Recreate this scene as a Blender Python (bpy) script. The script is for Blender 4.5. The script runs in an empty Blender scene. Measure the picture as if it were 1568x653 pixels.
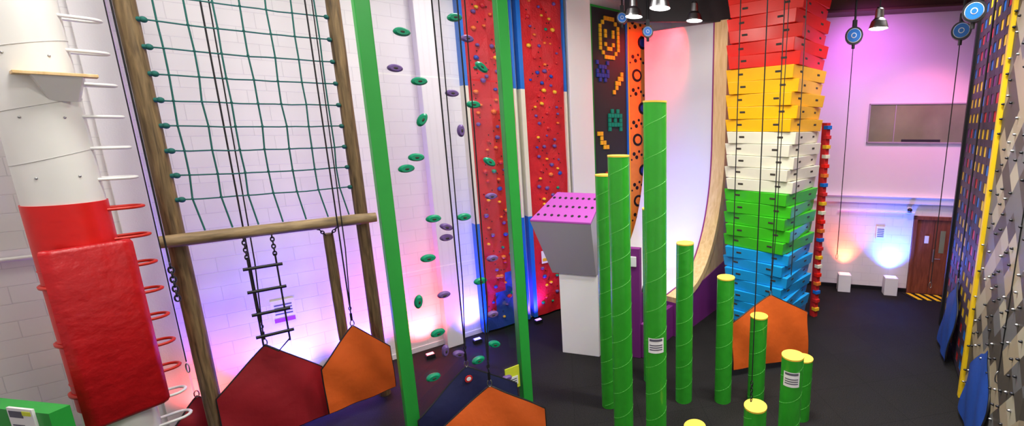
import bpy, math, random
from mathutils import Vector, Matrix
random.seed(7)
sc=bpy.context.scene
V=Vector
# ------------------------------------------------------------ materials
MATS={}
def mat(name,col,rough=.5,metal=0.,noise=0.,nscale=8.,bump=0.,bscale=60.,spec=.5,emit=None,es=0.):
    if name in MATS: return MATS[name]
    m=bpy.data.materials.new(name); m.use_nodes=True
    nt=m.node_tree; b=nt.nodes['Principled BSDF']
    b.inputs['Base Color'].default_value=(*col,1); b.inputs['Roughness'].default_value=rough
    b.inputs['Metallic'].default_value=metal; b.inputs['Specular IOR Level'].default_value=spec
    tc=nt.nodes.new('ShaderNodeTexCoord')
    if noise>0:
        n=nt.nodes.new('ShaderNodeTexNoise'); n.inputs['Scale'].default_value=nscale; n.inputs['Detail'].default_value=5
        nt.links.new(tc.outputs['Object'],n.inputs['Vector'])
        r=nt.nodes.new('ShaderNodeMix'); r.data_type='RGBA'
        r.inputs[6].default_value=(*[max(0,c*(1-noise)) for c in col],1)
        r.inputs[7].default_value=(*[min(1,c*(1+noise)) for c in col],1)
        nt.links.new(n.outputs['Fac'],r.inputs[0]); nt.links.new(r.outputs[2],b.inputs['Base Color'])
    if bump>0:
        n=nt.nodes.new('ShaderNodeTexNoise'); n.inputs['Scale'].default_value=bscale; n.inputs['Detail'].default_value=4
        nt.links.new(tc.outputs['Object'],n.inputs['Vector'])
        bp=nt.nodes.new('ShaderNodeBump'); bp.inputs['Strength'].default_value=bump; bp.inputs['Distance'].default_value=.02
        nt.links.new(n.outputs['Fac'],bp.inputs['Height']); nt.links.new(bp.outputs['Normal'],b.inputs['Normal'])
    if emit:
        b.inputs['Emission Color'].default_value=(*emit,1); b.inputs['Emission Strength'].default_value=es
    MATS[name]=m; return m

def wallmat():
    m=bpy.data.materials.new('painted_blockwork'); m.use_nodes=True; nt=m.node_tree; b=nt.nodes['Principled BSDF']
    tc=nt.nodes.new('ShaderNodeTexCoord'); sx=nt.nodes.new('ShaderNodeSeparateXYZ'); cx=nt.nodes.new('ShaderNodeCombineXYZ')
    nt.links.new(tc.outputs['Object'],sx.inputs[0]); nt.links.new(sx.outputs[0],cx.inputs[0]); nt.links.new(sx.outputs[2],cx.inputs[1])
    br=nt.nodes.new('ShaderNodeTexBrick'); br.inputs['Scale'].default_value=1
    br.inputs['Brick Width'].default_value=.45; br.inputs['Row Height'].default_value=.225; br.inputs['Mortar Size'].default_value=.006
    br.inputs['Mortar Smooth'].default_value=.8
    br.inputs['Color1'].default_value=(.80,.78,.77,1); br.inputs['Color2'].default_value=(.78,.76,.755,1); br.inputs['Mortar'].default_value=(.67,.65,.66,1)
    nt.links.new(cx.outputs[0],br.inputs['Vector']); nt.links.new(br.outputs['Color'],b.inputs['Base Color'])
    bp=nt.nodes.new('ShaderNodeBump'); bp.inputs['Strength'].default_value=.3; bp.inputs['Distance'].default_value=.008; bp.invert=True
    nt.links.new(br.outputs['Fac'],bp.inputs['Height']); nt.links.new(bp.outputs['Normal'],b.inputs['Normal'])
    b.inputs['Roughness'].default_value=.55
    return m
M_BLOCK=wallmat()
M_WHITE=mat('white_paint',(.80,.78,.78),.5,bump=.1)
M_WHITE2=mat('white_gloss',(.88,.87,.86),.4)
M_POLEW=mat('pole_white',(.76,.75,.71),.35,noise=.04,nscale=3)
M_BAND=mat('pole_band',(.50,.49,.47),.4)
M_RED=mat('red_vinyl',(.68,.012,.010),.38,noise=.12,nscale=6,bump=.15,bscale=12)
M_REDPAD=mat('red_pad',(.50,.008,.012),.36,noise=.2,nscale=5,bump=1.,bscale=6)
M_REDMET=mat('red_metal',(.6,.03,.015),.35)
M_WMET=mat('white_metal',(.8,.79,.77),.3)
M_STEEL=mat('steel',(.45,.45,.46),.35,metal=1)
M_DSTEEL=mat('dark_steel',(.05,.05,.055),.4,metal=.8)
M_BLACK=mat('black_plastic',(.012,.012,.014),.45)
M_ROPE=mat('black_rope',(.015,.014,.015),.8)
M_TEAL=mat('teal_rope',(.010,.12,.10),.7)
M_GREEN=mat('green_paint',(.03,.36,.055),.38,noise=.08,nscale=4)
M_GREENC=mat('green_vinyl',(.04,.36,.03),.28,noise=.12,nscale=5,bump=.25,bscale=8)
M_GREENL=mat('green_seam',(.14,.55,.10),.35)
M_YEL=mat('yellow_paint',(.85,.58,.02),.4)
M_YCAP=mat('yellow_cap',(.80,.55,.08),.45)
M_BLUE=mat('blue_paint',(.01,.17,.60),.4)
M_CYAN=mat('cyan_plastic',(.015,.36,.74),.35,noise=.05)
M_TG=mat('tower_green',(.06,.50,.02),.35,noise=.05)
M_TW=mat('tower_white',(.76,.74,.60),.35,noise=.04)
M_TY=mat('tower_yellow',(.88,.48,.005),.35,noise=.05)
M_TR=mat('tower_red',(.80,.02,.008),.35,noise=.05)
M_SLOT=mat('slot_dark',(.05,.04,.03),.7)
M_PURP=mat('purple_board',(.20,.03,.21),.45)
M_LILAC=mat('lilac_board',(.42,.09,.42),.4)
M_GREY=mat('grey_board',(.38,.36,.39),.5)
M_CLIMB=mat('climb_red',(.58,.015,.025),.5,noise=.35,nscale=2.5,bump=.5,bscale=25)
M_CBLUE=mat('climb_blue',(.03,.09,.42),.5,noise=.3,nscale=3,bump=.4,bscale=25)
M_DARKP=mat('dark_panel',(.028,.032,.038),.5)
M_ORANGE=mat('orange_panel',(.80,.30,.05),.45,noise=.1)
M_OFAB=mat('orange_fabric',(.64,.12,.012),.6,noise=.12,nscale=3,bump=.5,bscale=5)
M_DRED=mat('darkred_fabric',(.29,.006,.014),.6,noise=.15,nscale=3,bump=.5,bscale=5)
M_NAVY=mat('navy_fabric',(.016,.02,.085),.6,noise=.15,nscale=3,bump=.4,bscale=5)
M_BFAB=mat('blue_fabric',(.012,.06,.28),.6,noise=.15,nscale=3,bump=.4,bscale=5)
M_HG=mat('hold_green',(.0,.28,.14),.4); M_HP=mat('hold_purple',(.16,.09,.28),.45)
M_HY=mat('hold_yellow',(.8,.5,.03),.4); M_HO=mat('hold_orange',(.75,.2,.03),.4); M_HB=mat('hold_blue',(.02,.08,.4),.4)
M_HR=mat('hold_red',(.6,.03,.03),.4); M_HW=mat('hold_white',(.7,.7,.7),.4)
M_BROWN=mat('brown_ceiling',(.055,.03,.025),.6); M_BROWNB=mat('brown_beam',(.12,.045,.035),.5)
M_CSHADE=mat('ceiling_shade',(.030,.025,.028),.6)  # shadow under the ceiling put into a dark colour
M_SIGN=mat('sign_white',(.82,.82,.82),.5); M_SIGNT=mat('sign_print',(.12,.12,.16),.5); M_SIGNY=mat('sign_yellow',(.65,.72,.05),.5)
M_LAMP=mat('lamp_glow',(1,1,1),.4,emit=(1,.97,.9),es=14)
def upm(n,c):
    return mat(n,(1,1,1),.4,emit=c,es=2.0)

def woodmat(name,c1,c2,sc_=(6,6,.8)):
    m=bpy.data.materials.new(name); m.use_nodes=True; nt=m.node_tree; b=nt.nodes['Principled BSDF']
    tc=nt.nodes.new('ShaderNodeTexCoord'); mp=nt.nodes.new('ShaderNodeMapping'); mp.inputs['Scale'].default_value=sc_
    n=nt.nodes.new('ShaderNodeTexNoise'); n.inputs['Scale'].default_value=3; n.inputs['Detail'].default_value=8; n.inputs['Distortion'].default_value=.6
    r=nt.nodes.new('ShaderNodeValToRGB'); r.color_ramp.elements[0].position=.3; r.color_ramp.elements[1].position=.7
    r.color_ramp.elements[0].color=(*c1,1); r.color_ramp.elements[1].color=(*c2,1)
    nt.links.new(tc.outputs['Object'],mp.inputs[0]); nt.links.new(mp.outputs[0],n.inputs['Vector']); nt.links.new(n.outputs['Fac'],r.inputs[0])
    nt.links.new(r.outputs[0],b.inputs['Base Color']); b.inputs['Roughness'].default_value=.6
    bp=nt.nodes.new('ShaderNodeBump'); bp.inputs['Strength'].default_value=.3; bp.inputs['Distance'].default_value=.01
    nt.links.new(n.outputs['Fac'],bp.inputs['Height']); nt.links.new(bp.outputs['Normal'],b.inputs['Normal'])
    return m
M_LOG=woodmat('log_wood',(.07,.045,.02),(.28,.19,.09),(9,9,.7))
M_LOGH=woodmat('log_beam_wood',(.16,.11,.055),(.44,.32,.17),(.9,.9,6))
M_PLY=woodmat('birch_ply',(.70,.48,.22),(.85,.64,.36))
M_DOOR=woodmat('door_wood',(.16,.04,.02),(.28,.085,.04))

def floormat():
    m=bpy.data.materials.new('rubber_floor'); m.use_nodes=True; nt=m.node_tree; b=nt.nodes['Principled BSDF']
    tc=nt.nodes.new('ShaderNodeTexCoord')
    n=nt.nodes.new('ShaderNodeTexNoise'); n.inputs['Scale'].default_value=90; n.inputs['Detail'].default_value=3
    n2=nt.nodes.new('ShaderNodeTexNoise'); n2.inputs['Scale'].default_value=.7; n2.inputs['Detail'].default_value=4
    r=nt.nodes.new('ShaderNodeValToRGB'); r.color_ramp.elements[0].position=.4;r.color_ramp.elements[0].color=(.008,.0075,.007,1)
    r.color_ramp.elements[1].position=.75; r.color_ramp.elements[1].color=(.036,.034,.032,1)
    br=nt.nodes.new('ShaderNodeTexBrick'); br.offset=0; br.inputs['Scale'].default_value=1; br.inputs['Brick Width'].default_value=1; br.inputs['Row Height'].default_value=1; br.inputs['Mortar Size'].default_value=.004
    br.inputs['Color1'].default_value=(1,1,1,1); br.inputs['Color2'].default_value=(.85,.85,.85,1); br.inputs['Mortar'].default_value=(.45,.45,.45,1)
    mx=nt.nodes.new('ShaderNodeMix'); mx.data_type='RGBA'; mx.blend_type='MULTIPLY'; mx.inputs[0].default_value=1
    mp=nt.nodes.new('ShaderNodeMapping'); mp.inputs['Rotation'].default_value=(0,0,-.23)
    nt.links.new(tc.outputs['Object'],n.inputs['Vector']); nt.links.new(tc.outputs['Object'],mp.inputs[0]); nt.links.new(mp.outputs[0],br.inputs['Vector'])
    nt.links.new(n.outputs['Fac'],r.inputs[0]); nt.links.new(r.outputs[0],mx.inputs[6]); nt.links.new(br.outputs['Color'],mx.inputs[7])
    nt.links.new(mx.outputs[2],b.inputs['Base Color'])
    mr=nt.nodes.new('ShaderNodeMapRange'); mr.inputs[3].default_value=.6; mr.inputs[4].default_value=.85; b.inputs['Specular IOR Level'].default_value=.2
    nt.links.new(tc.outputs['Object'],n2.inputs['Vector']); nt.links.new(n2.outputs['Fac'],mr.inputs[0]); nt.links.new(mr.outputs[0],b.inputs['Roughness'])
    return m
M_FLOOR=floormat()

def harlequin():
    m=bpy.data.materials.new('harlequin_board'); m.use_nodes=True; nt=m.node_tree; b=nt.nodes['Principled BSDF']
    N=nt.nodes.new; K=nt.links.new
    tc=N('ShaderNodeTexCoord'); sx=N('ShaderNodeSeparateXYZ'); K(tc.outputs['Object'],sx.inputs[0])
    def mth(op,a,bv):
        q=N('ShaderNodeMath'); q.operation=op
        for i,x in enumerate((a,bv)):
            if x is None: continue
            if isinstance(x,(int,float)): q.inputs[i].default_value=x
            else: K(x,q.inputs[i])
        return q.outputs[0]
    a=mth('MULTIPLY',sx.outputs[0],1/.42); c=mth('MULTIPLY',sx.outputs[2],1/.42)
    u=mth('FLOOR',mth('ADD',a,c),None); v=mth('FLOOR',mth('SUBTRACT',a,c),None)
    cx=N('ShaderNodeCombineXYZ'); K(u,cx.inputs[0]); K(v,cx.inputs[1])
    w=N('ShaderNodeTexWhiteNoise'); w.noise_dimensions='2D'; K(cx.outputs[0],w.inputs['Vector'])
    r=N('ShaderNodeValToRGB'); r.color_ramp.interpolation='CONSTANT'
    e=r.color_ramp.elements; e[0].color=(.08,.07,.055,1); e[1].position=.3; e[1].color=(.34,.29,.20,1)
    x=e.new(.6); x.color=(.15,.15,.15,1); x=e.new(.85); x.color=(.40,.37,.28,1)
    K(w.outputs['Value'],r.inputs[0]); K(r.outputs[0],b.inputs['Base Color']); b.inputs['Roughness'].default_value=.45
    return m
M_HARL=harlequin()
def glassmat(name,col,alpha):
    m=bpy.data.materials.new(name); m.use_nodes=True; nt=m.node_tree
    o=nt.nodes['Material Output']; t=nt.nodes.new('ShaderNodeBsdfTransparent'); g=nt.nodes.new('ShaderNodeBsdfGlossy'); mx=nt.nodes.new('ShaderNodeMixShader')
    t.inputs[0].default_value=(*col,1); g.inputs['Roughness'].default_value=.02; mx.inputs[0].default_value=alpha
    nt.links.new(t.outputs[0],mx.inputs[1]); nt.links.new(g.outputs[0],mx.inputs[2]); nt.links.new(mx.outputs[0],o.inputs[0])
    return m
M_PLEXI=glassmat('clear_acrylic',(.96,.95,.98),.03)
M_WIN=mat('window_glass',(.22,.27,.15),.1,noise=.45,nscale=1.2,spec=1.)

# ------------------------------------------------------------ mesh builder
class B:
    def __init__(s,name): s.name=name; s.v=[];s.f=[];s.mi=[];s.sm=[];s.mats=[]
    def add(s,vs,fs,m,smooth=False):
        if m not in s.mats: s.mats.append(m)
        k=s.mats.index(m); o=len(s.v); s.v+= [tuple(x) for x in vs]
        for f in fs: s.f.append([i+o for i in f]); s.mi.append(k); s.sm.append(smooth)
    def hexa(s,p,m):
        s.add(p,[(3,2,1,0),(4,5,6,7),(0,1,5,4),(1,2,6,5),(2,3,7,6),(3,0,4,7)],m)
    def fbox(s,fr,a0,a1,n0,n1,z0,z1,m):
        s.hexa([fr(a0,n0,z0),fr(a1,n0,z0),fr(a1,n1,z0),fr(a0,n1,z0),fr(a0,n0,z1),fr(a1,n0,z1),fr(a1,n1,z1),fr(a0,n1,z1)],m)
    def box(s,c,sz,rz,m):
        R=Matrix.Rotation(rz,3,'Z'); c=V(c); fr=lambda a,b,z: c+R@V((a,b,z)); x,y,z=[q/2 for q in sz]
        s.fbox(fr,-x,x,-y,y,-z,z,m)
    def cyl(s,p0,p1,r0,m,r1=None,seg=24,caps=True,capm=None):
        r1=r0 if r1 is None else r1; p0=V(p0);p1=V(p1);d=(p1-p0).normalized()
        a=d.orthogonal().normalized(); b=d.cross(a)
        vs=[];
        for p,r in((p0,r0),(p1,r1)):
            for i in range(seg):
                t=2*math.pi*i/seg; vs.append(p+(a*math.cos(t)+b*math.sin(t))*r)
        s.add(vs,[(i,(i+1)%seg,seg+(i+1)%seg,seg+i) for i in range(seg)],m,True)
        if caps:
            s.add(vs[:seg],[tuple(range(seg))[::-1]],m); s.add(vs[seg:],[tuple(range(seg))],capm or m)
    def tube(s,path,r,m,seg=6,closed=False):
        P=[V(p) for p in path]; n=len(P); vs=[]; a=None
        for i in range(n):
            if closed: d=(P[(i+1)%n]-P[i-1])
            else: d=P[min(i+1,n-1)]-P[max(i-1,0)]
            d.normalize()
            if a is None: a=d.orthogonal().normalized()
            else:
                a=a-d*a.dot(d)
                a=a.normalized() if a.length>1e-5 else d.orthogonal().normalized()
            b=d.cross(a)
            for j in range(seg):
                t=2*math.pi*j/seg; vs.append(P[i]+(a*math.cos(t)+b*math.sin(t))*r)
        fs=[]
        for i in range(n if closed else n-1):
            q=(i+1)%n
            for j in range(seg): fs.append((i*seg+j,i*seg+(j+1)%seg,q*seg+(j+1)%seg,q*seg+j))
        s.add(vs,fs,m,True)
        if not closed:
            s.add(vs[:seg],[tuple(range(seg))[::-1]],m); s.add(vs[-seg:],[tuple(range(seg))],m)
    def blob(s,c,rx,ry,rz,m,ax=None,seg=10,rings=6,jit=0.):
        c=V(c); X,Y,Z=ax if ax else (V((1,0,0)),V((0,1,0)),V((0,0,1)))
        vs=[c+Z*rz]
        for i in range(1,rings):
            ph=math.pi*i/rings
            for j in range(seg):
                t=2*math.pi*j/seg; k=1+random.uniform(-jit,jit)
                vs.append(c+X*rx*k*math.sin(ph)*math.cos(t)+Y*ry*k*math.sin(ph)*math.sin(t)+Z*rz*math.cos(ph))
        vs.append(c-Z*rz); fs=[(0,1+j,1+(j+1)%seg) for j in range(seg)]
        for i in range(rings-2):
            for j in range(seg):
                fs.append((1+i*seg+j,1+(i+1)*seg+j,1+(i+1)*seg+(j+1)%seg,1+i*seg+(j+1)%seg))
        l=len(vs)-1; o=1+(rings-2)*seg
        fs+=[(l,o+(j+1)%seg,o+j) for j in range(seg)]
        s.add(vs,fs,m,True)
    def chain(s,p0,p1,m,ll=.06,r=.006):
        p0=V(p0);p1=V(p1);d=p1-p0;n=max(2,int(d.length/(ll*.8)));d.normalize(); a=d.orthogonal().normalized(); b=d.cross(a)
        for i in range(n):
            c=p0+(p1-p0)*((i+.5)/n); w=a if i%2 else b
            s.tube([c+d*ll*.55*math.cos(t)+w*ll*.3*math.sin(t) for t in [2*math.pi*k/10 for k in range(10)]],r,m,5,True)
    def done(s,bevel=0.,origin=None,rz=0.):
        me=bpy.data.meshes.new(s.name)
        if origin is not None:
            Mi=(Matrix.Translation(V(origin))@Matrix.Rotation(rz,4,'Z')).inverted()
            s.v=[tuple(Mi@V(x)) for x in s.v]
        me.from_pydata(s.v,[],s.f)
        for m in s.mats: me.materials.append(m)
        for p,k,q in zip(me.polygons,s.mi,s.sm): p.material_index=k; p.use_smooth=q
        me.update(); o=bpy.data.objects.new(s.name,me); sc.collection.objects.link(o)
        if origin is not None: o.location=origin; o.rotation_euler=(0,0,rz)
        if bevel>0:
            b=o.modifiers.new('bevel','BEVEL'); b.width=bevel; b.segments=2; b.limit_method='ANGLE'; b.angle_limit=math.radians(50)
        return o
def par(parent,*kids):
    for k in kids: k.parent=parent
def frame(o,d):
    o=V((*o,0)); d=V((*d,0)).normalized(); n=V((d.y,-d.x,0))
    return lambda a,b,z: o+d*a+n*b+V((0,0,z))
LW=frame((-2.46,10.4),(.73,.683))         # left wall, +n into room
RW=frame((6.2,9.2),(-.43,-.903))          # right panels
FW=frame((4.58,11.79),(.974,-.228))       # far wall
NT=frame((-6.13,5.33),(.73,.683))         # net frame
PX=frame((-2.2,6.23),(-.73,-.683)); PXn=lambda a,b,z:PX(a,-b,z)
CEIL=8.0
# ------------------------------------------------------------ room
def wall(name,p0,p1,z0,z1,m,th=.2):
    p0=V((*p0,0));p1=V((*p1,0)); d=p1-p0; L=d.length; rz=math.atan2(d.y,d.x)
    b=B(name); n=V((-d.y,d.x,0)).normalized()
    b.hexa([p0+V((0,0,z0)),p1+V((0,0,z0)),p1+n*th+V((0,0,z0)),p0+n*th+V((0,0,z0)),p0+V((0,0,z1)),p1+V((0,0,z1)),p1+n*th+V((0,0,z1)),p0+n*th+V((0,0,z1))],m)
    return b.done(origin=p0,rz=rz)
c_back=FW(-4.56,0,0); c_right=V((7.58,11.09,0)); c_rr=V((1.15,-2.4,0)); c_ll=V((-11.22,2.2,0))
xy=lambda v:(v.x,v.y)
wall('wall_left',xy(c_ll),xy(c_back),0,CEIL,M_BLOCK)
wall('wall_far',xy(c_back),xy(c_right),0,2.5,M_BLOCK)
wall('wall_far',xy(c_back),xy(c_right),2.5,CEIL,M_WHITE)
wall('wall_right',xy(c_right),xy(c_rr),0,CEIL,M_BLOCK)
wall('wall_rear',xy(c_rr),xy(c_ll),0,CEIL,M_WHITE)
poly=[c_ll,c_back,c_right,c_rr]
def cen():
    return sum(poly,V((0,0,0)))/4
def slab(name,z0,z1,m):
    b=B(name); C=cen(); P=[C+(p-C)*1.03 for p in poly]
    b.hexa([p+V((0,0,z0)) for p in P[::-1]]+[p+V((0,0,z1)) for p in P[::-1]],m); return b.done()
slab('floor',-.1,0,M_FLOOR); slab('ceiling',CEIL,CEIL+.1,M_BROWN)
b=B('trim_ceiling_beam'); b.fbox(FW,-1.2,2.9,.0,.35,7.18,7.7,M_BROWNB); b.fbox(FW,-1.2,2.9,-.0,.5,7.14,7.2,M_BROWNB)
b.fbox(FW,.1,.35,.35,4.5,7.45,7.9,M_BROWNB); b.fbox(FW,1.9,2.1,.35,3.5,7.45,7.9,M_BROWNB); b.done(.01)
b=B('ceiling_shade_sheet')  # dark sheet added to stand in for the ceiling shadow above the slide
b.fbox(frame((-.92,10.42),(1,0)),0,2.9,-.08,0,6.72,7.99,M_CSHADE); b.done(.01)
b=B('wall_column'); b.fbox(LW,-2.93,-2.62,.0,.28,0,CEIL,M_WHITE); b.done(.01)
b=B('wall_column'); b.fbox(LW,.16,.78,.0,.22,0,CEIL,M_WHITE); b.done(.01)
b=B('wall_column'); b.fbox(LW,-6.72,-6.42,.0,.14,0,CEIL,M_WHITE); b.done(.01)
b=B('trim_conduit'); b.tube([LW(-10,.05,2.82),LW(-7.0,.05,2.82)],.03,M_POLEW,8); b.tube([LW(-7.3,.04,2.82),LW(-7.3,.04,5.2)],.012,M_POLEW,6); b.done()
b=B('trim_ledge'); b.fbox(FW,-1.5,3.0,0,.09,2.43,2.60,M_WHITE); b.fbox(FW,-1.5,3.0,0,.13,2.60,2.63,M_WHITE)
b.tube([FW(.1,.05,2.2),FW(2.0,.05,2.2)],.02,M_WHITE,8); b.done(.008)
b=B('baseboard_far'); b.fbox(FW,-1.5,2.0,0,.02,0,.1,M_BLACK); b.done()
b=B('baseboard_left'); b.fbox(LW,-8,2.6,0,.02,0,.1,M_WHITE); b.done()
b=B('window_1'); b.fbox(FW,.70,2.98,0,.03,4.03,4.98,M_WIN)
for a0,a1,z0,z1 in((.68,3.0,4.0,4.035),(.68,3.0,4.97,5.0),(.68,.71,4.0,5.0),(2.97,3.0,4.0,5.0)): b.fbox(FW,a0,a1,0,.05,z0,z1,M_GREY)
b.fbox(FW,1.3,1.32,.02,.04,4.04,4.96,M_GREY)
b.fbox(FW,1.5,2.4,.03,.034,4.04,4.10,M_DARKP)
b.done(.004)
b=B('door_1'); b.fbox(FW,2.08,2.92,0,.05,0,2.03,M_DOOR)
for a0,a1,z0,z1 in((2.0,2.08,0,2.12),(2.92,3.0,0,2.12),(2.0,3.0,2.03,2.12)): b.fbox(FW,a0,a1,0,.09,z0,z1,M_DOOR)
b.fbox(FW,2.5,2.51,.05,.055,.02,2.0,M_BLACK)
b.fbox(FW,2.66,2.78,.05,.056,1.15,1.75,M_WIN); b.fbox(FW,2.3,2.4,.05,.06,1.4,1.6,M_SIGN)
b.fbox(FW,2.53,2.58,.05,.06,.9,1.25,M_STEEL); b.tube([FW(2.57,.06,1.0),FW(2.57,.11,1.0),FW(2.70,.11,1.0)],.012,M_STEEL,8); b.done(.004)
b=B('hazard_mat')
for i in range(8): b.fbox(lambda a,n,z:FW(a+(n-.1)*.4,n,z),1.85+i*.11,1.85+(i+1)*.11,.12,.55,0,.012,(M_YEL if i%2 else M_BLACK))
b.done()
b=B('fire_notice'); b.fbox(FW,1.12,1.34,0,.015,1.45,1.78,M_SIGN)
for i in range(5): b.fbox(FW,1.15,1.31,.015,.018,1.5+i*.05,1.52+i*.05,M_SIGNT)
b.done()
b=B('security_camera'); b.cyl(FW(1.86,0,2.3),FW(1.86,.06,2.3),.06,M_WMET); b.blob(FW(1.86,.1,2.28),.06,.06,.05,M_DSTEEL); b.done()

# ------------------------------------------------------------ uplighters
def uplighter(pos,rz,col,power,aim,w=.32,h=.48,size=110,case=None):
    b=B('floor_uplighter'); x,y=pos
    b.box((x,y,h/2),(w,w*.8,h),rz,case or M_SIGN)
    b.box((x,y,h+.006),(w*.8,w*.6,.012),rz,upm('glow_%d_%d_%d'%tuple(int(c*10) for c in col),col))
    o=b.done(.01)
    l=bpy.data.lights.new('uplight',"SPOT"); l.color=col; l.energy=power; l.spot_size=math.radians(size); l.spot_blend=1; l.shadow_soft_size=.1
    lo=bpy.data.objects.new('uplight',l); sc.collection.objects.link(lo); lo.location=(x,y,h+.06)
    lo.rotation_euler=V(aim).to_track_quat('-Z','Y').to_euler(); lo.parent=o
fa=math.atan2(-.228,.974); la=math.atan2(.683,.73)
nF=V((.228,.974,0)); nL=V((-.683,.73,0))
uplighter(xy(FW(.36,.28,0)),fa,(1,.16,.05),170,nF*.3+V((0,0,1)),size=90)
uplighter(xy(FW(1.52,.28,0)),fa,(.05,.16,1),650,nF*.3+V((0,0,1)),size=110)
for s_,c,pw in((-5.35,(.10,.08,1),560),(-3.3,(1,.07,.08),400),(-2.4,(.12,.08,1),560),(-6.3,(1,.12,.12),60),(-4.35,(.20,.08,1),400),(-1.03,(.3,.08,1),160)):
    uplighter(xy(LW(s_,.42,0)),la,c,pw,nL*.5+V((0,0,1)),w=.16,h=.08,case=M_BLACK,size=110)

# ------------------------------------------------------------ pole with rungs
C=V((-6.4,4.61,0)); toc=V((.81,-.585,0)).normalized(); rt=V((.585,.81,0)).normalized()
b=B('climbing_pole'); r=.275
b.cyl(C,C+V((0,0,1.3)),r,M_POLEW,seg=48); b.cyl(C+V((0,0,1.3)),C+V((0,0,3.62)),r+.012,M_RED,seg=48); b.cyl(C+V((0,0,3.62)),C+V((0,0,7.9)),r,M_POLEW,seg=48)
for z in(4.1,4.62,5.2,5.8,2.2,3.0,1.7):
    b.tube([C+(toc*math.cos(t)+rt*math.sin(t))*(r+(.014 if z<3.6 else .001))+V((0,0,z+.08*math.sin(t))) for t in [2*math.pi*k/32 for k in range(32)]],.004,M_BAND if z>3.6 else M_RED,5,True)
vs=[];fs=[];n=20
def padr(t):
    return (r+.07)/max(.80,math.cos(t-math.radians(12)))*.98
for k,(ri,zz) in enumerate(((-.05,1.17),(.0,1.17),(.02,1.21),(.02,2.2),(.02,3.14),(.0,3.18),(-.05,3.18))):
    for i in range(n+1):
        t=math.radians(-34+92*i/n); vs.append(C+(toc*math.cos(t)+rt*math.sin(t))*(padr(t)+ri)+V((0,0,zz)))
for k in range(6):
    for i in range(n): fs.append((k*(n+1)+i,k*(n+1)+i+1,(k+1)*(n+1)+i+1,(k+1)*(n+1)+i))
b.add(vs,fs,M_REDPAD,True)
b.add(vs,[tuple(k*(n+1) for k in range(7))[::-1],tuple(k*(n+1)+n for k in range(7))],M_REDPAD)
for z in(1.5,2.1,2.75):
    b.tube([C+(toc*math.cos(a)+rt*math.sin(a))*(r+.02)+V((0,0,z)) for a in [math.radians(-100+5*q) for q in range(15)]],.022,M_REDMET,6)
for k in range(-4,14):
    z=1.5+.335*k
    m=M_WMET if z>3.66 or z<1.3 else M_REDMET
    if z<.1: continue
    base=C+V((0,0,z)); path=[base+rt*(r-.03)+toc*.11, base+rt*(r+.14)+toc*.11]
    for q in range(1,8):
        t=math.pi*q/8; path.append(base+rt*(r+.14+.11*math.sin(t))+toc*.11*math.cos(t))
    path+=[base+rt*(r+.14)-toc*.11, base+rt*(r-.03)-toc*.11]
    b.tube(path,.018,m,8)
for z in(3.9,4.5,5.1,5.7):
    for a in(-.5,.5): 
        q=C+(toc*math.cos(a)+rt*math.sin(a))*r+V((0,0,z)); b.blob(q,.012,.012,.012,M_STEEL)
pole=b.done()
b=B('platform'); o0=C+toc*(r-.05)+rt*.1
fr=lambda a,n_,z:o0+rt*a+toc*n_+V((0,0,z))
b.hexa([fr(-.22,0,4.90),fr(.30,0,4.90),fr(.30,.24,4.90),fr(-.2,.24,4.90),fr(-.22,0,4.93),fr(.30,0,4.93),fr(.30,.24,4.93),fr(-.2,.24,4.93)],M_PLY)
b.hexa([fr(-.05,0,4.66),fr(.16,0,4.66),fr(.14,.03,4.66),fr(-.03,.03,4.66),fr(-.12,0,4.90),fr(.22,0,4.90),fr(.2,.22,4.90),fr(-.1,.22,4.90)],M_POLEW)
pl=b.done(.004); pl.parent=pole
b=B('padded_plinth')
pr=math.atan2(-.12,.9)
b.box((-6.30,3.84,.87),(.95,.14,1.74),pr,M_GREEN)
R=Matrix.Rotation(pr,3,'Z'); cc=V((-6.30,3.84,0))
fr=lambda a,n_,z:cc+R@V((a,-.07-n_,0))+V((0,0,z))
b.fbox(fr,.02,.32,.0,.02,1.46,1.78,M_SIGN); b.fbox(fr,.04,.20,.02,.023,1.68,1.75,M_SIGNT); b.fbox(fr,.20,.30,.02,.024,1.71,1.755,M_SIGNY)
for i in range(3): b.fbox(fr,.05,.29-.05*i,.02,.023,1.5+i*.045,1.515+i*.045,M_SIGNT)
b.done(.015)

# ------------------------------------------------------------ net frame
def log(name,p0,p1,r,m,seg=24):
    b=B(name); p0=V(p0);p1=V(p1); n=10; pts=[p0+(p1-p0)*i/n for i in range(n+1)]
    d=(p1-p0).normalized(); a=d.orthogonal().normalized(); c=d.cross(a); vs=[];fs=[]
    for i,p in enumerate(pts):
        rr=r*(1+random.uniform(-.03,.03))*(.93 if i in(0,n) else 1)
        for j in range(seg):
            t=2*math.pi*j/seg; vs.append(p+(a*math.cos(t)+c*math.sin(t))*rr*(1+.015*math.sin(5*t+i)))
    for i in range(n):
        for j in range(seg): fs.append((i*seg+j,i*seg+(j+1)%seg,(i+1)*seg+(j+1)%seg,(i+1)*seg+j))
    b.add(vs,fs,m,True); b.add(vs[:seg],[tuple(range(seg))[::-1]],m); b.add(vs[-seg:],[tuple(range(seg))],m)
    return b
b=log('wooden_post',NT(0,0,0),NT(0,0,7.9),.088,M_LOG)
for i in range(11): b.cyl(NT(.07,.04,3.52+.3*i),NT(.12,.05,3.52+.3*i),.028,M_TEAL,seg=12); b.blob(NT(.12,.05,3.52+.3*i),.036,.036,.036,M_TEAL)
b.done()
b=log('wooden_post',NT(1.94,0,0),NT(1.94,0,7.9),.085,M_LOG)
for i in range(11): b.blob(NT(1.84,.04,3.52+.3*i),.032,.032,.032,M_TEAL)
b.done()
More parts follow.
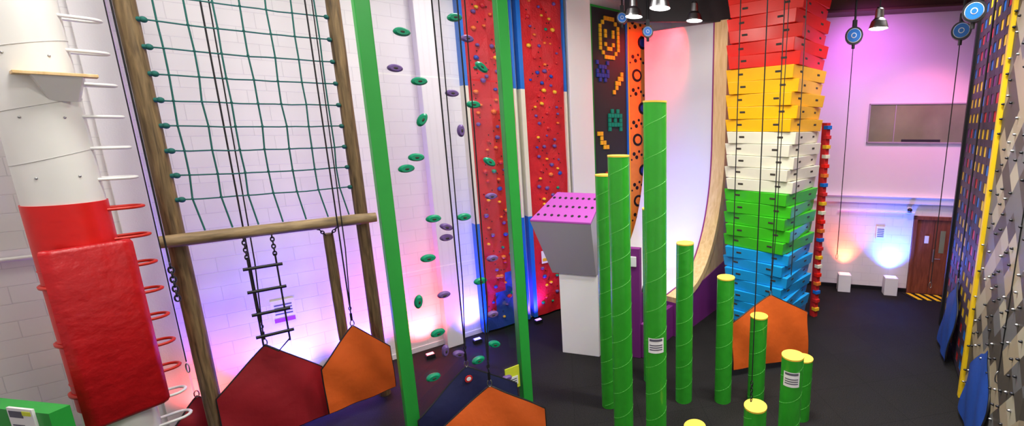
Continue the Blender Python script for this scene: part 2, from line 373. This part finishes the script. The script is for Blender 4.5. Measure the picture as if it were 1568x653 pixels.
log('wooden_beam',NT(-.12,.17,3.04),NT(2.1,.17,3.04),.078,M_LOGH).done()
b=B('climbing_net')
for i in range(11):
    z=3.52+.3*i; b.tube([NT(.1+.174*k,.03+.01*math.sin(k*2+i),z-.012*math.sin(math.pi*k/10)+random.uniform(-.005,.005)) for k in range(11)],.009,M_TEAL,6)
for j in range(7):
    s_=.22+.25*j; pts=[NT(s_+.05,.14,3.12)]+[NT(s_+random.uniform(-.012,.012),.03,3.52+.3*k) for k in range(14)]
    b.tube(pts,.009,M_TEAL,6)
    for k in range(11): b.blob(V(pts[k+1]),.015,.015,.015,M_TEAL,seg=6,rings=4)
b.done()
b=B('rope_ladder')
for s_ in(.60,.88):
    b.chain(NT(s_,.18,2.98),NT(s_,.18,2.68),M_DSTEEL,.06,.008); b.tube([NT(s_,.18,2.7),NT(s_,.18,1.42)],.010,M_ROPE,6)
for k in range(4): b.cyl(NT(.54,.18,1.57+.325*k),NT(.94,.18,1.57+.325*k),.022,M_BLACK,seg=12)
b.tube([NT(.60,.18,1.45),NT(.74,.18,1.3),NT(.88,.18,1.45)],.009,M_ROPE,6); b.done()
b=log('hanging_log',NT(1.5,.0,1.15),NT(1.5,.0,2.85),.065,M_LOG,16)
b.chain(NT(1.47,.02,2.83),NT(1.35,.14,3.02),M_DSTEEL,.06,.008); b.chain(NT(1.53,.02,2.83),NT(1.66,.14,3.02),M_DSTEEL,.06,.008); b.done()
b=B('safety_rope'); b.tube([(-5.6,4.75,7.9),(-5.6,4.75,2.9)],.008,M_ROPE,6); b.tube([(-5.63,4.72,7.9),(-5.63,4.72,1.7)],.005,M_ROPE,6)
b.chain((-5.6,4.75,2.9),(-5.6,4.75,2.45),M_DSTEEL,.07,.009)
b.tube([V((-5.63,4.72,1.62))+V((.02*math.sin(t),0,.06*math.cos(t))) for t in [k*.63 for k in range(10)]],.006,M_STEEL,6,True); b.done()
b=B('warning_sign'); b.fbox(LW,-5.42,-5.12,0,.015,1.25,1.62,M_SIGN); b.fbox(LW,-5.4,-5.14,.015,.02,1.25,1.32,M_LILAC)
for i in range(4): b.fbox(LW,-5.38,-5.16,.015,.018,1.38+i*.05,1.40+i*.05,M_SIGNT)
b.done()

# ------------------------------------------------------------ green posts with acrylic panel
b=B('acrylic_climbing_wall')
for k in(0,1.57):
    b.fbox(PXn,k-.075,k+.075,-.075,.075,0,7.9,M_GREEN)
b.fbox(PXn,-.07,1.64,-.06,.06,7.3,7.45,M_GREEN)
par0=b.done(.008)
b=B('acrylic_sheet')
for z0,z1 in((.35,2.6),(2.62,5.0),(5.02,7.3)): b.fbox(PXn,.08,1.49,-.006,.006,z0,z1,M_PLEXI)
par1=b.done()
b=B('holds'); ax=(PX(1,0,0)-PX(0,0,0),V((0,0,1)),PX(0,-1,0)-PX(0,0,0))
G=[(1.21,5.48),(1.08,4.94),(1.09,4.49),(1.2,4.04),(1.32,3.91),(1.08,3.26),(1.19,2.76),(1.35,2.22),(1.17,1.73),(1.28,1.13),(0.33,5.17),(0.47,4.69),(0.32,3.94),(0.71,3.23),(0.57,2.3),(0.45,1.31),(0.69,1.15),(0.61,5.73),(1.0,6.2),(.4,6.4)]
GA=[0,.1,1.0,0,.1,0,0,1.4,.1,0,-.7,0,-.6,0,0,-.4,.1,.2,0,0]
Q=[(1.32,5.07),(0.48,5.5),(0.72,4.82),(0.65,4.36),(0.33,3.47),(0.95,2.99),(0.94,3.13),(0.38,2.59),(1.05,2.23),(0.44,1.77),(1.1,1.45),(0.94,1.34),(0.31,0.7),(1.28,0.62),(.8,6.0)]
QA=[0,0,0,1.5,0,0,-.4,0,0,0,1.4,-.3,.1,0,0]
for lst,m,AN in((G,M_HG,GA),(Q,M_HP,QA)):
    for i,(k,z) in enumerate(lst):
        t=-AN[i]
        X=ax[0]*math.cos(t)+ax[1]*math.sin(t); Y=-ax[0]*math.sin(t)+ax[1]*math.cos(t)
        c=PXn(k,.045,z); b.cyl(PXn(k,-.02,z),PXn(k,.02,z),.012,M_STEEL,seg=8)
        sc_=.9 if m==M_HP else 1
        for o0_,o1_,f0,f1 in((-.038,-.01,.82,1.0),(-.01,.02,1.0,1.0),(.02,.05,1.0,.72)):
            ring=[];sg=16
            for o_,f_ in((o0_,f0),(o1_,f1)):
                for q in range(sg):
                    a=2*math.pi*q/sg; ring.append(c+ax[2]*o_+X*.088*sc_*f_*math.cos(a)+Y*.052*sc_*f_*(math.sin(a) if math.sin(a)>0 else .85*math.sin(a)))
            b.add(ring,[(q,(q+1)%sg,sg+(q+1)%sg,sg+q) for q in range(sg)],m,True)
            if o1_==.05: b.add(ring[sg:],[tuple(range(sg))],m)
            if o0_==-.038: b.add(ring[:sg],[tuple(range(sg))[::-1]],m)
        b.blob(c+ax[2]*.045,.03,.015,.012,M_SLOT,(X,Y,ax[2]),8,4)
par2=b.done(); par(par0,par1,par2)
b=B('rules_sign'); b.fbox(PXn,.10,.32,.02,.035,.48,.84,M_SIGNY); b.fbox(PXn,.13,.29,.035,.04,.54,.68,M_SIGN)
for i in range(3): b.fbox(PXn,.15,.27,.04,.042,.56+.035*i,.575+.035*i,M_SIGNT)
b.done()

# ------------------------------------------------------------ red climbing panels
def climbpanel(s0,s1,low_blue):
    b=B('climbing_panel'); nx,nz=4,18; z0,z1=.05,7.45; g={}
    for i in range(nx+1):
        for k in range(nz+1):
            g[i,k]=(s0+(s1-s0)*i/nx,.13+random.uniform(0,.05),z0+(z1-z0)*k/nz)
    for i in range(nx):
        for k in range(nz):
            zc=(g[i,k][2]+g[i,k+1][2])/2
            m=M_CBLUE if (low_blue and zc<.55+.35*i) else M_CLIMB
            q=[LW(*g[i,k]),LW(*g[i+1,k]),LW(*g[i+1,k+1]),LW(*g[i,k+1])]
            if (i+k)%2: b.add(q,[(0,1,2),(0,2,3)],m)
            else: b.add(q,[(0,1,3),(1,2,3)],m)
    b.fbox(LW,s0,s1,0.005,.12,z0,z1,M_CLIMB)
    for e0,e1 in((s0-.09,s0),(s1,s1+.05)):
        for za,zb,m in((.05,2.45,M_BLUE),(2.45,5.2,M_TW),(5.2,7.45,M_BLUE)): b.fbox(LW,e0,e1,0.005,.2,za,zb,m)
    hm=[M_HY,M_HO,M_HB,M_HP,M_HG,M_HR,M_HY,M_HO,M_HP]
    d=LW(1,0,0)-LW(0,0,0); nn=LW(0,1,0)-LW(0,0,0)
    z=.3
    while z<7.3:
        for q in range(3):
            s_=s0+.12+(s1-s0-.24)*(q+random.uniform(.1,.9))/3
            r_=random.uniform(.025,.048); zz=z+random.uniform(-.09,.09)
            b.blob(LW(s_,.17,zz),r_*1.2,r_,.05,random.choice(hm),(d,V((0,0,1)),nn),8,5,.15)
            b.blob(LW(s_+random.uniform(-.1,.1),.165,zz+.13),.014,.014,.012,M_BLACK,(d,V((0,0,1)),nn),6,4)
        z+=.23
    return b.done()
climbpanel(-2.08,-1.16,True); cpb=climbpanel(-.92,.04,False)
b=B('rules_sign'); b.fbox(LW,-.75,-.55,.19,.2,1.3,1.6,M_SIGN); b.fbox(LW,-.73,-.57,.2,.205,1.35,1.42,M_HY); b.done().parent=cpb

# ------------------------------------------------------------ pixel panel
b=B('pixel_climbing_panel'); P0,P1=.84,1.84
b.fbox(LW,P0,P1,0.005,.14,.05,7.16,M_DARKP)
b.fbox(LW,P0-.05,P0,0.005,.17,.05,7.16,M_GREEN); b.fbox(LW,P1,P1+.05,0.005,.17,.05,7.16,M_BLUE); b.fbox(LW,P0-.05,P1+.05,0.005,.17,7.16,7.2,M_GREEN)
def art(rows,s0,ztop,px,pz,m):
    for r_,row in enumerate(rows):
        for c_,ch in enumerate(row):
            if ch=='#': b.fbox(LW,s0+c_*px,s0+(c_+.9)*px,.14,.18,ztop-(r_+.9)*pz,ztop-r_*pz,m)
art(["...####...","..#....#..",".#......#.",".#.#..#.#.",".#.#..#.#.",".#......#.",".#.#..#.#.",".#..##..#.","..#....#..","...####..."],P0+.13,7.0,.075,.098,M_HY)
M_PIXB=mat('pixel_blue',(.02,.06,.35),.4)
art(["#...#",".###.","#.#.#","#####",".#.#."],P0+.1,5.98,.075,.1,M_PIXB)
art(["....#","...##","..##.","..#..",".#..."],P0+.5,5.75,.08,.11,M_HY)
art([".#.#.","#####","#.#.#","#####","#...#"],P0+.42,4.85,.085,.11,mat('hold_turq',(.0,.3,.2),.4))
art(["##...",".#...",".##..","..##."],P0+.08,4.3,.085,.11,M_HY)
art(["#...#",".###.","#.#.#","#####",".#.#."],P0+.3,3.3,.085,.11,M_HR)
b.done()
b=B('perforated_climbing_panel'); b.fbox(LW,1.94,2.66,0.005,.14,.05,7.0,M_ORANGE); b.fbox(LW,1.90,1.94,0.005,.16,.05,7.0,M_YEL); b.fbox(LW,2.66,2.70,0.005,.16,.05,7.0,M_YEL)
for i in range(8):
    z=.8+.82*i; s_=2.30+(.1 if i%2 else -.1)
    if i>0:
        b.cyl(LW(s_,.13,z),LW(s_,.15,z),.16,M_BLACK,seg=24); b.cyl(LW(s_,.14,z),LW(s_,.16,z),.10,M_PIXB if i%2 else M_ORANGE,seg=20)
    for q in range(8):
        ds=-.3+.6*((q*5)%8)/7.; dz=.30+.03*q
        b.cyl(LW(2.29+ds,.13,z+dz),LW(2.29+ds,.146,z+dz),(.025,.035,.05)[q%3],M_BLACK,seg=14)
b.done(.004)

# ------------------------------------------------------------ drop slide
S0=V((1.16,10.6,0)); D=V((-.55,-.835,0)).normalized(); W=V((-.835,.55,0)).normalized()
sl=lambda e,w,z:S0+D*e+W*w+V((0,0,z))
prof=[(0,6.75),(0,5.6),(0,4.6)]
for i in range(21):
    t=math.pi/2*i/20; prof.append((1.75*(1-math.cos(t)),4.0-3.2*math.sin(t)))
prof.append((2.1,.76)); 
M_SLIDE=mat('slide_white',(.80,.80,.82),.28)
b=B('drop_slide')
def sweep(w0,w1,off,th,m):
    n=len(prof); vs=[]
    for i in range(n):
        a=prof[max(i-1,0)];c=prof[min(i+1,n-1)]; t=V((c[0]-a[0],c[1]-a[1])).normalized(); nn=V((-t.y,t.x))
        e,z=prof[i]
        for w in(w0,w1):
            for o_ in(off,off-th): vs.append(sl(e+nn.x*o_,w,z+nn.y*o_))
    fs=[]
    for i in range(n-1):
        a=i*4;c=a+4
        fs+=[(a,c,c+2,a+2),(a+1,a+3,c+3,c+1),(a,a+1,c+1,c),(a+2,c+2,c+3,a+3)]
    fs+=[(0,2,3,1),(4*n-4,4*n-3,4*n-1,4*n-2)]
    b.add(vs,fs,m,True)
sweep(0.02,2.05,0,.05,M_SLIDE); sweep(-.33,0,.12,.14,M_PLY); sweep(0,.03,.13,.18,mat('magenta_edge',(.30,.03,.20),.4))
n=len(prof)
for w in(-.29,2.05):
    vs=[sl(e,w,z-.02) for e,z in prof[3:]]+[sl(2.1,w,0),sl(0,w,0)]; vs2=[v+W*.04 for v in vs]; k=len(vs)
    fs=[tuple(range(k)),tuple(range(k,2*k))[::-1]]+[(i,(i+1)%k,k+(i+1)%k,k+i) for i in range(k)]
    b.add(vs+vs2,fs,M_PLY if w<0 else M_WHITE)
b.hexa([sl(2.1,-.31,0),sl(-.1,-.31,0),sl(-.1,-.29,0),sl(2.1,-.29,0),sl(2.1,-.31,.78),sl(-.1,-.31,1.15),sl(-.1,-.29,1.15),sl(2.1,-.29,.78)],M_PURP)
b.hexa([sl(2.1,-.3,0),sl(2.1,2.09,0),sl(2.06,2.09,0),sl(2.06,-.3,0),sl(2.1,-.3,.8),sl(2.1,2.09,.8),sl(2.06,2.09,.8),sl(2.06,-.3,.8)],M_PURP)
so=b.done(); es_=so.modifiers.new('edge_split','EDGE_SPLIT'); es_.split_angle=math.radians(40)
b=B('slide_barrier')
b.hexa([V((-1.24,8.02,0)),V((-.5,7.81,0)),V((-.46,7.93,0)),V((-1.20,8.14,0)),V((-1.24,8.02,2.2)),V((-.5,7.81,2.2)),V((-.46,7.93,2.2)),V((-1.20,8.14,2.2))],M_PURP)
b.hexa([V((-.5,7.85,0)),V((-.4,7.8,0)),V((.15,8.75,0)),V((.05,8.8,0)),V((-.5,7.85,.7)),V((-.4,7.8,.7)),V((.15,8.75,.7)),V((.05,8.8,.7))],M_PURP)
b.box((-.62,7.83,1.95),(.14,.02,.2),-.27,M_SIGN); b.done(.01)

# ------------------------------------------------------------ start block
O=V((-2.06,8.05,0)); ka=V((.973,-.23,0)); kb=V((.23,.973,0)); kf=lambda a,c,z:O+ka*a+kb*c+V((0,0,z))
b=B('slide_start_block'); b.hexa([kf(0,0,0),kf(.78,0,0),kf(.78,.6,0),kf(0,.6,0),kf(0,0,1.66),kf(.78,0,1.66),kf(.78,.6,1.66),kf(0,.6,1.66)],M_WHITE2)
A=[kf(-.12,-.03,1.66),kf(.78,-.03,1.66),kf(.78,.6,1.66),kf(-.12,.6,1.66)]
T=[kf(-.40,-.25,2.70),kf(.80,-.25,2.70),kf(.80,.4,3.13),kf(-.16,.4,3.13)]
b.add(A+T,[(3,2,1,0),(0,1,5,4),(1,2,6,5),(2,3,7,6),(3,0,4,7)],M_GREY)
up=V((0,0,.012)); b.hexa(T+[t+up*3 for t in T],M_LILAC)
nrm=(T[1]-T[0]).cross(T[3]-T[0]).normalized()
for j in range(3):
    for i in range(8):
        u=(i+.5+(.25 if j%2 else 0))/8.5; v_=(j+.6)/3.3; p=(T[0]*(1-u)+T[1]*u)*(1-v_)+(T[3]*(1-u)+T[2]*u)*v_+up*3
        b.cyl(p-nrm*.005,p+nrm*.006,.028,M_BLACK,seg=12)
b.done(.006)

# ------------------------------------------------------------ rainbow tower
b=B('stacked_block_tower'); z=0.0
seq=[(M_CYAN,8,.2375),(M_TG,5,.246),(M_TW,5,.238),(M_TY,5,.244),(M_TR,8,.24)]
corner=V((2.36,8.3,0)); dl=V((-.80,.60,0)).normalized(); dr=V((.62,.78,0)).normalized(); cen_=corner+dl*.73+dr*.78
li=0
for m,nl,h in seq:
    for q in range(nl):
        ang=math.radians(3.5 if li%2 else -3.5)+math.radians(random.uniform(-.6,.6)); R=Matrix.Rotation(ang,3,'Z'); k=.93+.07*li/30
        def P(a,c,zz):
            return cen_+R@(dl*a+dr*c)*k+V((0,0,zz))
        hx,hy=.74,.76; t=.028
        b.hexa([P(-hx+t,-hy+t,z),P(hx-t,-hy+t,z),P(hx-t,hy-t,z),P(-hx+t,hy-t,z),P(-hx,-hy,z+h-.006),P(hx,-hy,z+h-.006),P(hx,hy,z+h-.006),P(-hx,hy,z+h-.006)],m)
        b.hexa([P(-.66,-.66,z+h-.02),P(.66,-.66,z+h-.02),P(.66,.66,z+h-.02),P(-.66,.66,z+h-.02),P(-.66,-.66,z+h+.001),P(.66,-.66,z+h+.001),P(.66,.66,z+h+.001),P(-.66,.66,z+h+.001)],M_SLOT)
        zc=z+h*.55
        for a in(-.42,.40):
            o_=-hy+t*.45
            b.hexa([P(a-.06,o_-.005,zc-.02),P(a+.06,o_-.005,zc-.02),P(a+.06,o_+.02,zc-.02),P(a-.06,o_+.02,zc-.02),P(a-.06,o_-.008,zc+.02),P(a+.06,o_-.008,zc+.02),P(a+.06,o_+.02,zc+.02),P(a-.06,o_+.02,zc+.02)],M_SLOT)
        for a in(-.40,.38):
            o_=-hx+t*.45
            b.hexa([P(o_-.005,a+.06,zc-.02),P(o_-.005,a-.06,zc-.02),P(o_+.02,a-.06,zc-.02),P(o_+.02,a+.06,zc-.02),P(o_-.008,a+.06,zc+.02),P(o_-.008,a-.06,zc+.02),P(o_+.02,a-.06,zc+.02),P(o_+.02,a+.06,zc+.02)],M_SLOT)
        z+=h; li+=1
b.done(.008)
b=B('hold_strip'); sx_,sy_=3.50,9.78
b.box((sx_,sy_,2.25),(.12,.14,4.5),.5,M_HR)
hc=[M_HY,M_HR,M_BLUE,M_HO,M_TR,M_TW]
for i in range(21): b.box((sx_+.02,sy_-.05,.2+.21*i),(.13,.12,.08),.5,hc[i%6])
b.done(.006)

# ------------------------------------------------------------ green cylinders
def gpost(x,y,h,r=.135,label=0):
    b=B('stepping_pillar'); b.cyl((x,y,0),(x,y,h-.02),r,M_GREENC,seg=40); b.cyl((x,y,h-.02),(x,y,h),r+.003,M_YCAP,seg=40)
    pts=[];zz=.05;ph=random.uniform(0,6)
    while zz<h-.08: pts.append((x+(r-.001)*math.cos(ph),y+(r-.001)*math.sin(ph),zz)); ph+=.3; zz+=.018
    b.tube(pts,.004,M_GREENL,5)
    if label:
        z0=label; vs=[];d=math.atan2(-y,-x)
        for zz in(z0-.1,z0+.1):
            for i in range(9): t=d-.75+1.5*i/8; vs.append((x+(r+.005)*math.cos(t),y+(r+.005)*math.sin(t),zz))
        b.add(vs,[(i,i+1,10+i,9+i) for i in range(8)],M_SIGN,True)
        for zz in(-.06,-.03,0,.06):
            vs=[]
            for q in(0,.014 if zz<.05 else .03):
                for i in range(9): t=d-.6+1.2*i/8; vs.append((x+(r+.007)*math.cos(t),y+(r+.007)*math.sin(t),z0+zz+q))
            b.add(vs,[(i,i+1,10+i,9+i) for i in range(8)],M_SIGNT,True)
    b.done()
gpost(-.13,5.19,4.70,label=1.72); gpost(-.6,5.54,4.06); gpost(-.9,6.38,3.73); gpost(-.26,7.1,3.1); gpost(.29,6.51,2.67)
gpost(.93,6.5,2.12); gpost(1.47,6.5,1.48); gpost(2.07,6.06,1.0); gpost(1.59,5.06,1.6,label=1.33); gpost(1.08,4.76,1.1); gpost(.36,4.89,.72)

# ------------------------------------------------------------ belay gates
def gate(c,dirv,w,hs,ha,z0,m,tilt=.12,logo=False,rope=True):
    b=B('belay_gate'); d=V((*dirv,0)).normalized(); n=V((d.y,-d.x,0)); c=V((*c,0))
    def W3(x,z,o_=0):
        return c+d*x*w+n*(-tilt*z+o_)+V((0,0,z0+z))
    N=10; vs=[]; fs=[]
    def topz(x):
        ax_=abs(x)/.52; return ha+(hs-ha)*min(1,ax_)
    for i in range(2*N+1):
        x=-.52+1.04*i/(2*N)
        for k in range(9):
            z=topz(x)*k/8; bul=.035*math.sin(math.pi*k/8)*math.cos(x*3)+.014*math.sin(x*11+k*.8)
            vs.append(W3(x,z,bul))
    K=9
    for i in range(2*N):
        for k in range(K-1): fs.append((i*K+k,(i+1)*K+k,(i+1)*K+k+1,i*K+k+1))
    b.add(vs,fs,m,True); nb=[v-n*.03 for v in vs]; b.add(nb,[f[::-1] for f in fs],m,True)
    edge=[vs[i*K+K-1] for i in range(2*N+1)]+[vs[2*N*K+k] for k in range(K-2,-1,-1)]+[vs[i*K] for i in range(2*N-1,-1,-1)]+[vs[k] for k in range(1,K-1)]
    b.tube([e-n*.015 for e in edge],.014,M_BLACK,6,True)
    ap=W3(0,ha)
    b.tube([ap+V((0,0,.04))+d*.025*math.sin(t)+V((0,0,.05*math.cos(t))) for t in [k*.63 for k in range(10)]],.007,M_STEEL,6,True)
    if logo:
        q=W3(0,ha-.16,.03); b.cyl(q,q+n*.012,.05,M_HR,seg=16); b.cyl(q,q+n*.016,.03,M_SIGN,seg=12)
    if rope:
        b.cyl(ap+V((0,0,.09)),ap+V((0,0,.2)),.016,M_DSTEEL,seg=10)
        b.chain(ap+V((0,0,.2)),ap+V((0,0,.36)),M_DSTEEL,.05,.006)
        b.tube([ap+V((0,0,.34)),ap+V((0,0,8-ap.z-.12))],.009,M_ROPE,6)
        b.tube([ap+V((0,0,.2)),ap+d*.05+V((0,0,1.2)),ap+d*.09+V((0,0,8-ap.z-.12))],.007,M_ROPE,6)
    b.done()
gate((-5.55,5.62),(.70,.73),1.08,.75,1.3,.08,M_DRED)
gate((-4.72,6.18),(.62,.75),.86,.70,1.22,.22,M_OFAB,tilt=.05)
gate((-2.2,4.95),(.93,.37),1.25,.60,1.06,.1,M_OFAB)
gate((-2.66,5.42),(.73,.62),1.25,.62,1.12,.05,M_NAVY,logo=True)
gate((1.95,7.42),(.955,.30),1.5,.85,1.27,.13,M_OFAB)
gate((5.42,8.0),(-.43,-.903),1.0,.9,1.4,.1,M_BFAB,tilt=.1)
gate((4.33,5.65),(-.43,-.903),1.1,.75,1.35,.1,M_BFAB,tilt=.1)
gate((-6.50,5.50),(.5,.85),.50,.35,.65,.05,M_DRED,rope=False)

# ------------------------------------------------------------ right side panels
b=B('lattice_climbing_panel'); k1=2.8; Z1=7.6
b.fbox(RW,0,k1,-.14,-.12,.05,Z1,M_DARKP)
cols=[M_YEL,M_HR,M_BLUE,M_YEL,M_PURP,M_YEL,M_BLUE,M_HR]
nx=8; nz=26; w_=k1/nx; h_=(Z1-.1)/nz
for i in range(nx):
    for k in range(nz):
        m=cols[(i*3+k//3)%8]
        b.fbox(RW,i*w_,(i+1)*w_,-.12,-.010,.1+k*h_,.1+(k+1)*h_,m)
M_LAT=mat('lattice_board',(.05,.035,.055),.5)
for i in range(nx+1): b.fbox(RW,i*w_-.075,i*w_+.075,-.009,.0,.1,Z1,M_LAT)
for k in range(nz+1): b.fbox(RW,0,k1,-.009,-.001,.1+k*h_-.06,.1+k*h_+.06,M_LAT)
b.fbox(RW,-.14,-.02,-.4,.05,0,Z1,M_BLACK)
b.fbox(RW,k1,k1+.07,-.3,.06,0,Z1,M_BLUE); b.fbox(RW,k1+.07,k1+.17,-.3,.09,0,Z1,M_YEL)
b.done()
o=RW(k1+.2,0,0); rz=math.atan2(-.903,-.43)
b=B('harlequin_climbing_panel'); b.fbox(RW,k1+.2,5.6,-.25,.04,.3,Z1,M_HARL)
d=RW(1,0,0)-RW(0,0,0); nn=RW(0,1,0)-RW(0,0,0)
for i in range(14):
    for k in range(34):
        s_=k1+.2+.21*i; z=.32+.21*k+(.105 if i%2 else 0)
        if s_<5.5 and random.random()<.5: b.blob(RW(s_+.0,.05,z),.018,.018,.03,random.choice((M_STEEL,M_DSTEEL,M_DSTEEL)),(d,V((0,0,1)),nn),8,4)
b.done(origin=o,rz=rz)
b=B('safety_rope'); b.tube([(4.15,5.0,7.9),(4.15,5.0,1.4)],.008,M_ROPE,6)
b.tube([V((4.15,5.0,1.33))+V((.03*math.sin(t),0,.08*math.cos(t))) for t in [k*.63 for k in range(10)]],.008,M_STEEL,6,True); b.done()

# ------------------------------------------------------------ auto belays
def belay(x,y,z,r=.15,rope=None):
    b=B('auto_belay'); n=(V((0,0,4.4))-V((x,y,z))); n.z*=.3; n.normalize(); c=V((x,y,z))
    b.cyl(c-n*.12,c+n*.06,r,M_DSTEEL,seg=28); b.cyl(c+n*.06,c+n*.07,r*.80,M_SIGN,seg=28); b.cyl(c+n*.07,c+n*.085,r*.74,M_BLUE,seg=28); b.cyl(c+n*.08,c+n*.09,r*.30,M_SIGN,seg=20); b.cyl(c+n*.085,c+n*.095,r*.22,M_BLUE,seg=20)
    b.box(c+V((0,0,r+.06))-n*.03,(.08,.05,.16),0,M_DSTEEL); b.cyl(c+V((0,0,r+.1))-n*.03,(x,y,CEIL-.01),.02,M_DSTEEL,seg=10)
    b.cyl(c-V((0,0,r)),c-V((0,0,r+.08)),.03,M_BLACK,seg=10)
    if rope: b.tube([c-V((0,0,r)),(x,y,rope)],.008,M_ROPE,6); b.tube([V((x,y,rope-.05))+V((.025*math.sin(t),0,.06*math.cos(t))) for t in [k*.63 for k in range(10)]],.006,M_STEEL,6,True)
    b.done()
belay(3.84,9.5,6.24,.17,1.6); belay(5.04,7.95,6.02,.15,1.5); belay(4.2,6.4,5.95,.14); belay(-.95,10.1,6.72,.12); belay(-.4,10.15,6.45,.12)
b=B('safety_rope'); b.tube([(1.25,7.9,7.9),(1.25,7.9,1.5)],.009,M_ROPE,6); b.tube([(2.15,7.2,7.9),(2.15,7.2,1.9)],.007,M_ROPE,6); b.done()
b=B('safety_rope')
b.tube([(.98,4.55,7.9),(.98,4.55,1.55)],.006,M_ROPE,6); b.chain((.98,4.55,1.55),(.98,4.55,1.3),M_DSTEEL,.05,.006); b.done()

# ------------------------------------------------------------ pendant lamps
def pendant(x,y,z,pw=120):
    b=B('pendant_lamp'); c=V((x,y,z))
    pr=[(.05,.22),(.07,.2),(.08,.05),(.13,.0),(.16,-.1),(.165,-.13)]
    for (r0,z0),(r1,z1) in zip(pr,pr[1:]): b.cyl(c+V((0,0,z0)),c+V((0,0,z1)),r0,M_STEEL,r1,24,False)
    b.cyl(c+V((0,0,.2)),c+V((0,0,.24)),.05,M_DSTEEL,seg=16); b.cyl(c+V((0,0,-.1)),c+V((0,0,-.11)),.15,M_LAMP,seg=24)
    b.cyl(c+V((0,0,.24)),(x,y,CEIL-.01),.012,M_DSTEEL,seg=8)
    o=b.done()
    l=bpy.data.lights.new('bulb','POINT'); l.energy=pw; l.shadow_soft_size=.12; l.color=(1,.96,.9)
    lo=bpy.data.objects.new('bulb',l); sc.collection.objects.link(lo); lo.location=(x,y,z-.25); lo.parent=o
pendant(.58,9.6,6.68,10); pendant(-.1,7.5,6.40,60); pendant(3.87,8.5,6.3,20); pendant(-.62,9.0,6.62,10)
AK=.48
for i,(x,y,pw,sp) in enumerate(((-4.5,4.2,330,180),(-1.0,3.0,330,180),(-2.6,7.0,260,150),(1.2,5.8,360,116),(3.2,5.2,360,116),(4.9,8.6,190,120),(-7.8,2.6,190,180),(1.2,1.0,300,180))):  # added overhead fill to light the room, no fixtures modelled
    l=bpy.data.lights.new('ceiling_fill_light','AREA'); l.shape='RECTANGLE'; l.size=1.2; l.size_y=.6; l.energy=pw*AK; l.color=(1,.97,.93); l.spread=math.radians(sp)
    o=bpy.data.objects.new('ceiling_fill_light',l); sc.collection.objects.link(o); o.location=(x,y,7.9)
def spot(loc,aim,col,pw,size=60,can=True):
    loc=V(loc); dv=(V(aim)-loc).normalized()
    b=B('stage_light'); b.cyl(loc-dv*.22,loc-dv*.04,.05,M_DSTEEL,.075,20)
    if can: b.cyl(loc-dv*.14,(loc.x,loc.y,CEIL-.01),.012,M_DSTEEL,seg=8)
    else: b.cyl(loc-dv*.14,(loc.x,loc.y,0.01),.02,M_DSTEEL,seg=8); b.cyl((loc.x,loc.y,0),(loc.x,loc.y,.02),.12,M_DSTEEL,seg=20)
    ob=b.done()
    l=bpy.data.lights.new('stage_spot','SPOT'); l.color=col; l.energy=pw; l.spot_size=math.radians(size); l.spot_blend=1; l.shadow_soft_size=.1
    o=bpy.data.objects.new('stage_spot',l); sc.collection.objects.link(o); o.location=loc
    o.rotation_euler=dv.to_track_quat('-Z','Y').to_euler(); o.parent=ob
spot((.25,10.62,6.95),(-.30,11.5,5.9),(1,.02,.03),420,95)
spot((-.45,9.4,.9),(.3,11.2,2.6),(.08,.12,1),420,70,False)
spot((4.3,9.6,7.1),(5.2,11.6,5.3),(.85,.20,1),300,110)
spot((6.2,9.6,7.1),(6.6,11.3,2.2),(1,.15,.45),380,80)

# ------------------------------------------------------------ camera
cam=bpy.data.cameras.new('camera'); co=bpy.data.objects.new('camera',cam); sc.collection.objects.link(co)
co.location=(0,0,4.4); co.rotation_euler=(math.pi/2-math.atan(.195),0,0)
cam.sensor_width=36; cam.lens=672/1568*36; cam.shift_x=-236/1568; cam.clip_start=.05
sc.camera=co
w=bpy.data.worlds.new('world'); sc.world=w; w.use_nodes=True; w.node_tree.nodes['Background'].inputs[0].default_value=(.5,.5,.55,1); w.node_tree.nodes['Background'].inputs[1].default_value=.3
sc.view_settings.view_transform='Standard'
sc.view_settings.gamma=.90
